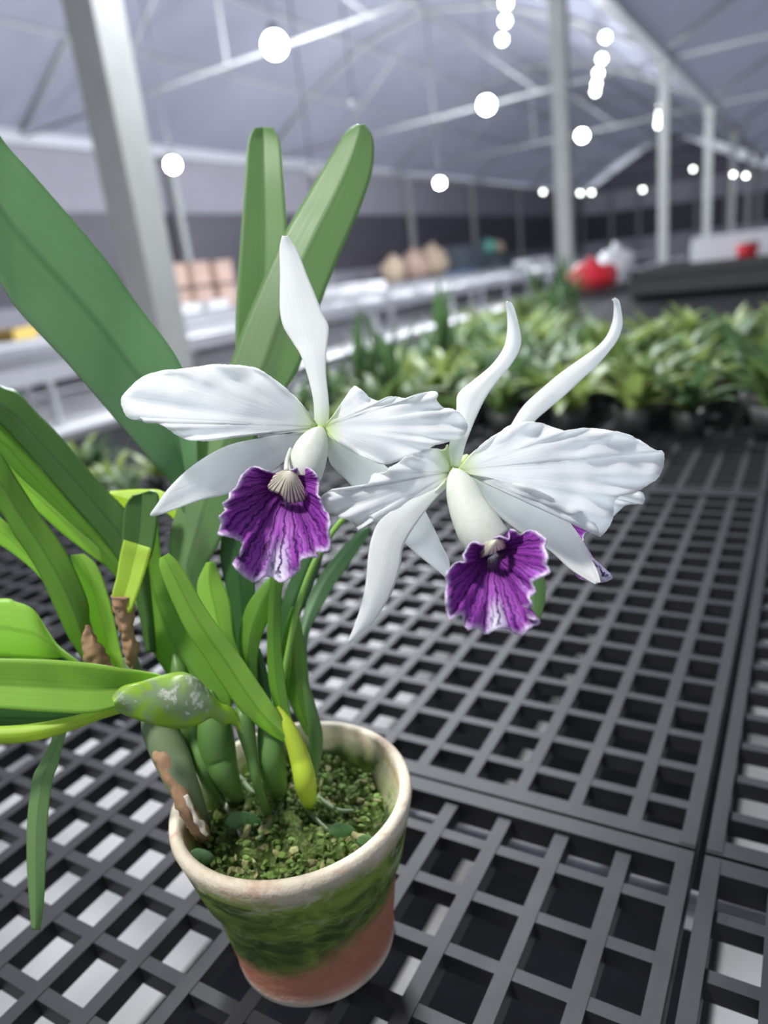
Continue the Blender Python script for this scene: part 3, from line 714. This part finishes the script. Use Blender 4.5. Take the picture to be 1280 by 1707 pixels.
lf([(222, 826, 250, 818, .384), (208, 845, 264, 828, .384), (204, 880, 260, 885, .383), (203, 905, 254, 918, .382), (200, 925, 248, 935, .381)], 'leaf_olive', fold=-.003)  # shaded top of the cut leaf, the shade painted in as olive
lf([(206, 900, 252, 914, .379), (203, 912, 250, 922, .378), (199, 930, 244, 944, .377), (194, 962, 233, 978, .374), (187, 992, 221, 1012, .371), (194, 1010, 216, 1022, .372)], 'leaf_lime', fold=-.002)
lf([(-120, 1110, -120, 1010, .37), (0, 1096, 0, 998, .37), (28, 1097, 26, 1003, .37), (62, 1098, 55, 1016, .371), (90, 1097, 78, 1052, .374), (115, 1100, 105, 1085, .378), (180, 1150, 185, 1140, .382)], 'leaf_bright', cup=.002)
lf([(-160, 1170, -160, 1100, .35), (-60, 1175, -60, 1098, .348), (0, 1181, 0, 1098, .348), (80, 1187, 80, 1100, .349), (150, 1189, 150, 1106, .352), (195, 1178, 200, 1114, .356), (235, 1160, 240, 1120, .360), (275, 1150, 275, 1130, .364), (320, 1180, 322, 1165, .37)], 'leaf_bright', fold=-0.0033)
lf([(-60, 1215, -60, 1182, .362), (0, 1216, 0, 1176, .363), (80, 1212, 80, 1182, .364), (150, 1196, 150, 1180, .365), (210, 1185, 212, 1170, .368)], 'leaf_dark')
lf([(-120, 1240, -120, 1215, .342), (0, 1239, 0, 1212, .345), (60, 1233, 60, 1207, .347), (120, 1216, 118, 1196, .35), (170, 1197, 165, 1184, .353), (215, 1184, 212, 1172, .357), (260, 1178, 262, 1168, .362), (310, 1192, 316, 1180, .368)], 'leaf_lime', cup=.003)
lf([(193, 1180, 187, 1163, .334), (205, 1189, 205, 1145, .335), (240, 1202, 240, 1135, .336), (275, 1211, 280, 1124, .338), (305, 1213, 308, 1121, .340), (330, 1207, 330, 1133, .343), (352, 1196, 350, 1155, .347), (372, 1206, 366, 1172, .352), (392, 1208, 390, 1185, .358), (408, 1240, 418, 1232, .361)], 'mottled', cup=.004, wave=.002, wf=3)
# upright front leaves
lf([(268, 930, 280, 923, .345), (267, 945, 296, 938, .345), (275, 970, 316, 968, .346), (292, 1010, 342, 1013, .348), (313, 1053, 372, 1055, .350), (340, 1093, 400, 1093, .353), (372, 1143, 432, 1140, .356), (405, 1187, 460, 1182, .358), (440, 1216, 474, 1205, .360), (472, 1235, 488, 1228, .362)], 'leaf_bright', fold=0.0033)
lf([(345, 938, 356, 936, .372), (330, 972, 371, 972, .372), (333, 1008, 384, 1008, .371), (348, 1045, 389, 1060, .37), (372, 1095, 402, 1100, .369), (395, 1150, 418, 1150, .367), (402, 1200, 416, 1200, .364)], 'leaf_bright', fold=0.0028)
lf([(236, 900, 262, 840, .40), (232, 985, 270, 930, .396), (240, 1040, 298, 1000, .392), (258, 1090, 330, 1070, .388), (285, 1130, 362, 1120, .384), (325, 1175, 385, 1165, .38), (350, 1210, 380, 1205, .377)], 'leaf_mid', fold=0.0033)
lf([(372, 880, 400, 870, .398), (368, 930, 422, 920, .397), (380, 990, 425, 985, .395), (392, 1050, 418, 1045, .392), (400, 1110, 418, 1110, .388), (412, 1200, 424, 1200, .38)], 'leaf_dark', fold=0.0022)
lf([(455, 960, 470, 950, .378), (430, 985, 472, 975, .377), (410, 1015, 458, 1010, .376), (400, 1060, 436, 1060, .375), (402, 1110, 428, 1110, .373), (414, 1190, 430, 1190, .366)], 'leaf_mid', fold=0.0028)
lf([(452, 950, 472, 948, .372), (448, 1010, 468, 1010, .371), (446, 1070, 468, 1070, .37), (448, 1130, 474, 1130, .369), (458, 1180, 482, 1180, .367), (474, 1215, 490, 1215, .365)], 'leaf_mid', fold=0.0017)
lf([(488, 1012, 494, 1012, .388), (478, 1040, 502, 1045, .388), (470, 1090, 508, 1090, .388), (473, 1140, 513, 1145, .388), (490, 1185, 520, 1190, .389), (512, 1225, 526, 1228, .389)], 'leaf_mid', fold=0.0028)
lf([(530, 880, 545, 872, .41), (505, 920, 538, 925, .408), (485, 965, 520, 980, .406), (470, 1010, 500, 1025, .403), (466, 1070, 486, 1075, .40), (478, 1140, 492, 1140, .396), (500, 1200, 512, 1200, .392)], 'leaf_dark', fold=0.0028)
lf([(422, 1085, 432, 1080, .38), (424, 1120, 444, 1115, .379), (428, 1165, 452, 1165, .377), (440, 1205, 458, 1205, .374)], 'leaf_dark', fold=0.0017)
lf([(612, 878, 618, 882, .45), (588, 896, 603, 908, .447), (556, 930, 578, 945, .44), (520, 985, 545, 995, .43), (500, 1060, 512, 1065, .415), (505, 1150, 515, 1150, .40)], 'leaf_deep', fold=0.0022)
lf([(95, 1205, 118, 1200, .366), (88, 1232, 108, 1228, .365), (66, 1275, 97, 1275, .362), (55, 1300, 88, 1300, .36), (47, 1365, 80, 1365, .357), (46, 1436, 77, 1436, .354), (50, 1501, 73, 1501, .352), (54, 1548, 66, 1550, .351)], 'leaf_tall', fold=0.0017)
lf([(885, 948, 902, 946, .36), (876, 975, 908, 975, .362), (874, 1005, 908, 1005, .364), (882, 1035, 902, 1035, .366)], 'leaf_tall', fold=0.0017) if 0 else None

# flower stalk
stem = ptube('flower_stalk', [(470, 1140, 5, .385), (500, 1000, 5, .382), (545, 900, 5, .378), (610, 830, 4.5, .372), (680, 790, 4.5, .366), (740, 775, 4, .36)], M['stem'], orchid)

def flower(name_label):
    return None
C1 = (180, 360, .5); C2 = (500, 460, .5)
def sc(pts, c_): return [(c_[0]+c_[2]*p[0], c_[1]+c_[2]*p[1])+tuple(p[2:]) for p in pts]
def st2(rows_, c_):
    return [(c_[0]+c_[2]*r[0], c_[1]+c_[2]*r[1], c_[0]+c_[2]*r[2], c_[1]+c_[2]*r[3])+tuple(r[4:]) for r in rows_]
def flower_root(pts, label):
    f_ = ptube('flower', pts, M['calyx'], orchid); f_['label'] = label; return f_
def tube_shell(name, st, mat, parent, seg=28, n=6):
    """open rolled tube; st: (x,y,radius px,depth, flatten)"""
    o = ptube(name, [s[:4] for s in st], mat, parent, seg, n, cap=False); thick(o, .0005); return o

# ---- flower 1 (left)
d1 = .322
f1 = flower_root([(610, 830, 4, .372), (585, 790, 4, .352), (560, 750, 5, .335), (540, 722, 8, d1+.006), (534, 717, 9, d1+.001), (533, 716, 4, d1-.003)], 'left flower, facing left, with the tall upright sepal')
ribbon('sepal', st2([(690, 712, 732, 705, d1), (688, 660, 737, 655, d1-.001), (684, 610, 734, 600, d1-.001), (668, 540, 727, 530, d1+.001), (645, 470, 727, 465, d1+.003), (615, 420, 734, 410, d1+.006), (585, 370, 736, 370, d1+.008), (574, 320, 715, 325, d1+.011), (573, 260, 690, 262, d1+.014), (574, 200, 664, 200, d1+.017), (573, 150, 645, 150, d1+.019), (573, 105, 626, 108, d1+.020), (582, 66, 598, 68, d1+.019)], C1), M['sepal'], f1, cup=.0006, fold=.0004, t=.0006)
fan('petal', [(690, 690), (672, 660), (650, 635), (610, 590), (560, 550), (510, 515), (460, 500), (400, 496), (350, 494), (300, 503), (240, 510), (180, 515), (120, 535), (75, 570), (48, 600), (45, 630), (60, 665), (88, 679), (110, 674), (125, 689), (155, 688), (185, 700), (215, 720), (250, 742), (300, 750), (340, 748), (400, 735), (480, 726), (560, 723), (640, 720), (690, 712)],
    (698, 701), (50, 620), M['petal'], f1, d1, d1+.004, dq=-.010, cup=.022, ruf=.0022, nr=11, groove=.001, off=C1[:2], sc=.5, nz=.003)
fan('sepal', [(700, 712), (640, 728), (560, 735), (480, 745), (400, 765), (330, 800), (260, 850), (200, 910), (160, 965), (140, 996), (160, 1000), (220, 980), (300, 950), (380, 932), (440, 912), (500, 885), (560, 840), (620, 790), (670, 750), (705, 722)],
    (702, 718), (142, 998), M['petal'], f1, d1+.002, d1+.010, dq=.006, cup=.02, side=-.01, groove=.001, jag=0, off=C1[:2], sc=.5, t=.0006)
fan('petal', [(730, 690), (745, 675), (760, 655), (790, 610), (820, 569), (845, 580), (875, 606), (905, 618), (935, 604), (965, 604), (1000, 609), (1035, 595), (1075, 586), (1100, 592), (1097, 615), (1120, 640), (1150, 644), (1178, 660), (1195, 690), (1197, 715), (1180, 737), (1150, 748), (1110, 758), (1080, 768), (1060, 786), (1010, 800), (960, 820), (920, 828), (880, 815), (820, 788), (780, 765), (740, 735), (730, 715)],
    (727, 703), (1190, 700), M['petal'], f1, d1, d1-.012, dq=-.012, cup=.025, ruf=.0026, nr=11, groove=.001, off=C1[:2], sc=.5, nz=.003, ph=.5, )
ribbon('sepal', [(540, 728, 548, 722, d1+.002), (545, 752, 580, 732, d1+.003), (553, 775, 605, 748, d1+.006), (578, 800, 640, 775, d1+.010), (610, 835, 675, 808, d1+.015), (645, 875, 702, 842, d1+.019), (676, 906, 720, 875, d1+.022), (704, 930, 735, 908, d1+.024), (727, 948, 748, 935, d1+.025), (742, 961, 748, 957, d1+.025)], M['sepal'], f1, cup=.003, t=.0006)
lt1 = tube_shell('lip_tube', [(535, 716, 5, d1), (530, 726, 15, d1-.004), (523, 740, 24, d1-.008), (516, 758, 29, d1-.012), (511, 778, 29, d1-.015), (508, 798, 26, d1-.016)], M['tube'], f1)
lip1 = fan('lip', [(590, 850), (560, 856), (530, 850), (500, 838), (470, 840), (445, 865), (430, 900), (405, 925), (401, 945), (384, 960), (388, 985), (372, 1000), (379, 1025), (367, 1060), (395, 1068), (430, 1080), (446, 1092), (440, 1120), (436, 1145), (415, 1160), (430, 1180), (455, 1205), (488, 1221), (520, 1203), (545, 1205), (575, 1222), (610, 1205), (640, 1180), (645, 1148), (670, 1137), (700, 1139), (697, 1120), (734, 1115), (742, 1085), (737, 1050), (741, 1010), (722, 975), (710, 945), (700, 925), (705, 890), (696, 860), (670, 840), (635, 837), (615, 845), (600, 850)],
    (600, 905), (560, 1215), M['lip'], f1, d1-.010, d1-.022, dq=-.004, cup=-.02, ruf=.0022, nr=15, jag=1.4, off=C1[:2], sc=.5, base_w=14, rp=3, cone=.021, M=26, t=.0006, nz=.004)
fan('throat', [(600, 848), (580, 850), (558, 862), (542, 885), (534, 905), (545, 918), (575, 928), (592, 948), (612, 957), (635, 952), (656, 948), (655, 915), (642, 885), (625, 860), (606, 848)], (603, 850), (600, 955), M['throat'], f1, d1-.033, d1-.029, dq=-.002, cup=.02, off=C1[:2], sc=.5, M=10)
ptube('column', [(484, 748, 2.5, d1-.010), (478, 768, 3.5, d1-.022), (477, 785, 4, d1-.030)], M['tube'], f1)

# ---- flower 2 (right, front)
d2 = .308
f2 = flower_root([(740, 775, 4, .36), (775, 762, 4, .345), (775, 765, 5, .33), (762, 782, 8, d2+.008), (757, 786, 9, d2+.002), (756, 787, 4, d2-.003)], 'middle flower, right of the left one, nearest the camera')
ribbon('sepal', st2([(498, 655, 530, 650, d2+.001), (495, 615, 538, 612, d2+.002), (498, 570, 550, 565, d2+.004), (508, 515, 566, 522, d2+.008), (521, 450, 588, 468, d2+.012), (527, 395, 618, 408, d2+.016), (575, 352, 658, 350, d2+.020), (635, 302, 703, 296, d2+.023), (676, 247, 730, 247, d2+.025), (690, 195, 736, 205, d2+.025), (692, 140, 725, 150, d2+.024), (688, 98, 711, 103, d2+.021), (688, 86, 700, 86, d2+.018)], C2), M['sepal'], f2, cup=.0008, fold=.001, t=.0006)
fan('petal', [(535, 640), (560, 605), (610, 560), (660, 525), (700, 500), (750, 488), (800, 490), (850, 508), (890, 516), (950, 507), (1000, 512), (1060, 520), (1110, 535), (1150, 560), (1190, 583), (1212, 588), (1212, 630), (1195, 670), (1160, 695), (1120, 720), (1060, 738), (1046, 760), (1044, 790), (1038, 820), (1015, 855), (1001, 868), (992, 840), (966, 808), (935, 785), (905, 798), (872, 768), (830, 733), (770, 705), (690, 685), (610, 668), (545, 655)],
    (528, 648), (1205, 610), M['petal'], f2, d2, d2+.002, dq=-.014, cup=.02, ruf=.0024, nr=12, groove=.001, off=C2[:2], sc=.5, nz=.003)
ribbon('sepal', st2([(530, 680, 560, 660, d2+.001), (585, 715, 640, 668, d2+.002), (620, 760, 720, 690, d2+.003), (670, 805, 800, 738, d2+.004), (730, 850, 860, 775, d2+.004), (790, 885, 906, 832, d2+.003), (845, 925, 945, 890, d2+.002), (900, 975, 972, 945, d2), (955, 1010, 992, 990, d2-.003), (985, 1026, 1000, 1022, d2-.005)], C2), M['sepal'], f2, cup=-.003, t=.0006)
fan('petal', [(500, 640), (492, 610), (492, 562), (478, 580), (450, 576), (410, 580), (380, 595), (350, 605), (320, 628), (297, 640), (285, 655), (245, 660), (228, 690), (190, 705), (170, 717), (130, 711), (100, 716), (70, 740), (75, 765), (100, 790), (130, 805), (170, 815), (185, 835), (198, 846), (210, 820), (235, 801), (250, 822), (280, 832), (320, 815), (360, 785), (420, 745), (470, 700), (495, 670)],
    (503, 655), (80, 745), M['petal'], f2, d2+.001, d2-.008, dq=-.006, cup=.025, ruf=.0026, nr=12, groove=.001, off=C2[:2], sc=.5, nz=.003, ph=1.0)
ribbon('sepal', st2([(480, 672, 500, 692, d2), (430, 706, 482, 712, d2-.003), (370, 742, 440, 755, d2-.007), (305, 785, 395, 815, d2-.011), (262, 822, 362, 865, d2-.015), (240, 870, 342, 910, d2-.018), (228, 930, 332, 980, d2-.021), (222, 1000, 305, 1055, d2-.024), (213, 1065, 270, 1115, d2-.026), (195, 1130, 235, 1165, d2-.027), (175, 1185, 195, 1202, d2-.027), (162, 1216, 168, 1219, d2-.026)], C2), M['sepal'], f2, cup=.0008, fold=.0004, t=.0006)
tube_shell('lip_tube', st2 and [(757, 786, 5, d2), (762, 797, 16, d2-.004), (770, 818, 26, d2-.009), (782, 850, 32, d2-.013), (798, 880, 37, d2-.016), (815, 905, 37, d2-.017)], M['tube'], f2)
fan('lip', [(640, 878), (620, 888), (605, 895), (580, 885), (560, 900), (545, 930), (550, 955), (520, 955), (495, 980), (487, 1000), (490, 1030), (482, 1060), (488, 1090), (490, 1110), (496, 1146), (512, 1138), (540, 1130), (549, 1165), (566, 1181), (592, 1175), (620, 1194), (650, 1180), (690, 1175), (710, 1190), (740, 1199), (770, 1170), (796, 1160), (793, 1147), (765, 1145), (755, 1112), (776, 1102), (764, 1075), (786, 1050), (775, 1022), (810, 1000), (834, 985), (821, 960), (827, 935), (815, 905), (821, 880), (792, 855), (762, 848), (735, 862), (718, 848), (700, 846), (697, 878), (670, 868), (650, 872)],
    (640, 935), (660, 1185), M['lip'], f2, d2-.012, d2-.024, dq=-.004, cup=-.02, ruf=.0022, nr=15, jag=1.4, off=C2[:2], sc=.5, base_w=22, rp=3, cone=.024, M=26, t=.0006, nz=.004)
fan('throat', [(645, 880), (625, 886), (605, 902), (590, 922), (600, 940), (625, 930), (655, 915), (682, 908), (688, 893), (672, 882), (652, 878)], (650, 880), (630, 930), M['throat'], f2, d2-.038, d2-.034, dq=-.002, cup=.03, off=C2[:2], sc=.5, M=8)

# ---- flower 3 (behind the middle one, facing away to the right)
d3 = .345
f3 = flower_root([(740, 775, 4, .36), (790, 790, 4, .356), (825, 790, 7, d3+.004), (830, 788, 8, d3+.001), (832, 787, 4, d3)], 'rear flower, mostly hidden behind the middle one')
ribbon('sepal', st2([(640, 650, 680, 645, d3), (665, 570, 720, 570, d3), (700, 505, 775, 492, d3+.002), (742, 438, 822, 448, d3+.005), (795, 387, 880, 400, d3+.008), (860, 332, 935, 348, d3+.011), (925, 285, 990, 297, d3+.013), (985, 243, 1032, 248, d3+.014), (1022, 203, 1058, 210, d3+.014), (1042, 155, 1073, 165, d3+.013), (1048, 110, 1070, 120, d3+.011), (1046, 84, 1062, 84, d3+.009), (1040, 80, 1048, 73, d3+.006)], C2), M['sepal'], f3, cup=.001, fold=.001, t=.0006)
fan('petal', [(700, 640), (800, 640), (900, 660), (1000, 690), (1060, 705), (1105, 722), (1135, 720), (1148, 735), (1145, 757), (1120, 760), (1085, 765), (1055, 790), (1010, 835), (985, 842), (940, 830), (860, 780), (760, 700)],
    (690, 655), (1140, 740), M['petal'], f3, d3, d3+.006, dq=-.003, cup=.04, ruf=.003, nr=6, off=C2[:2], sc=.5)
fan('lip', [(880, 830), (890, 805), (920, 790), (950, 795), (975, 818), (986, 830), (965, 848), (945, 868), (948, 890), (962, 915), (985, 955), (1010, 985), (1041, 1000), (1030, 1016), (990, 1023), (955, 1016), (925, 1004), (905, 970), (880, 920), (860, 860)],
    (880, 845), (1020, 1010), M['lip'], f3, d3-.004, d3-.012, dq=-.006, cup=.08, ruf=.003, nr=7, off=C2[:2], sc=.5, base_w=20)
tube_shell('lip_tube', [(832, 788, 6, d3), (860, 810, 18, d3-.002), (895, 840, 24, d3-.003), (925, 868, 24, d3-.004)], M['tube'], f3)
ribbon('sepal', [(832, 800, 845, 790, d3+.004), (850, 860, 880, 850, d3+.008), (868, 920, 898, 915, d3+.010), (876, 975, 908, 975, d3+.012), (878, 1010, 906, 1010, d3+.013), (886, 1036, 898, 1036, d3+.013)], M['leaf_tall'], f3, cup=.002, t=.0006)['label'] = 'green narrow sepal hanging below the purple lip'
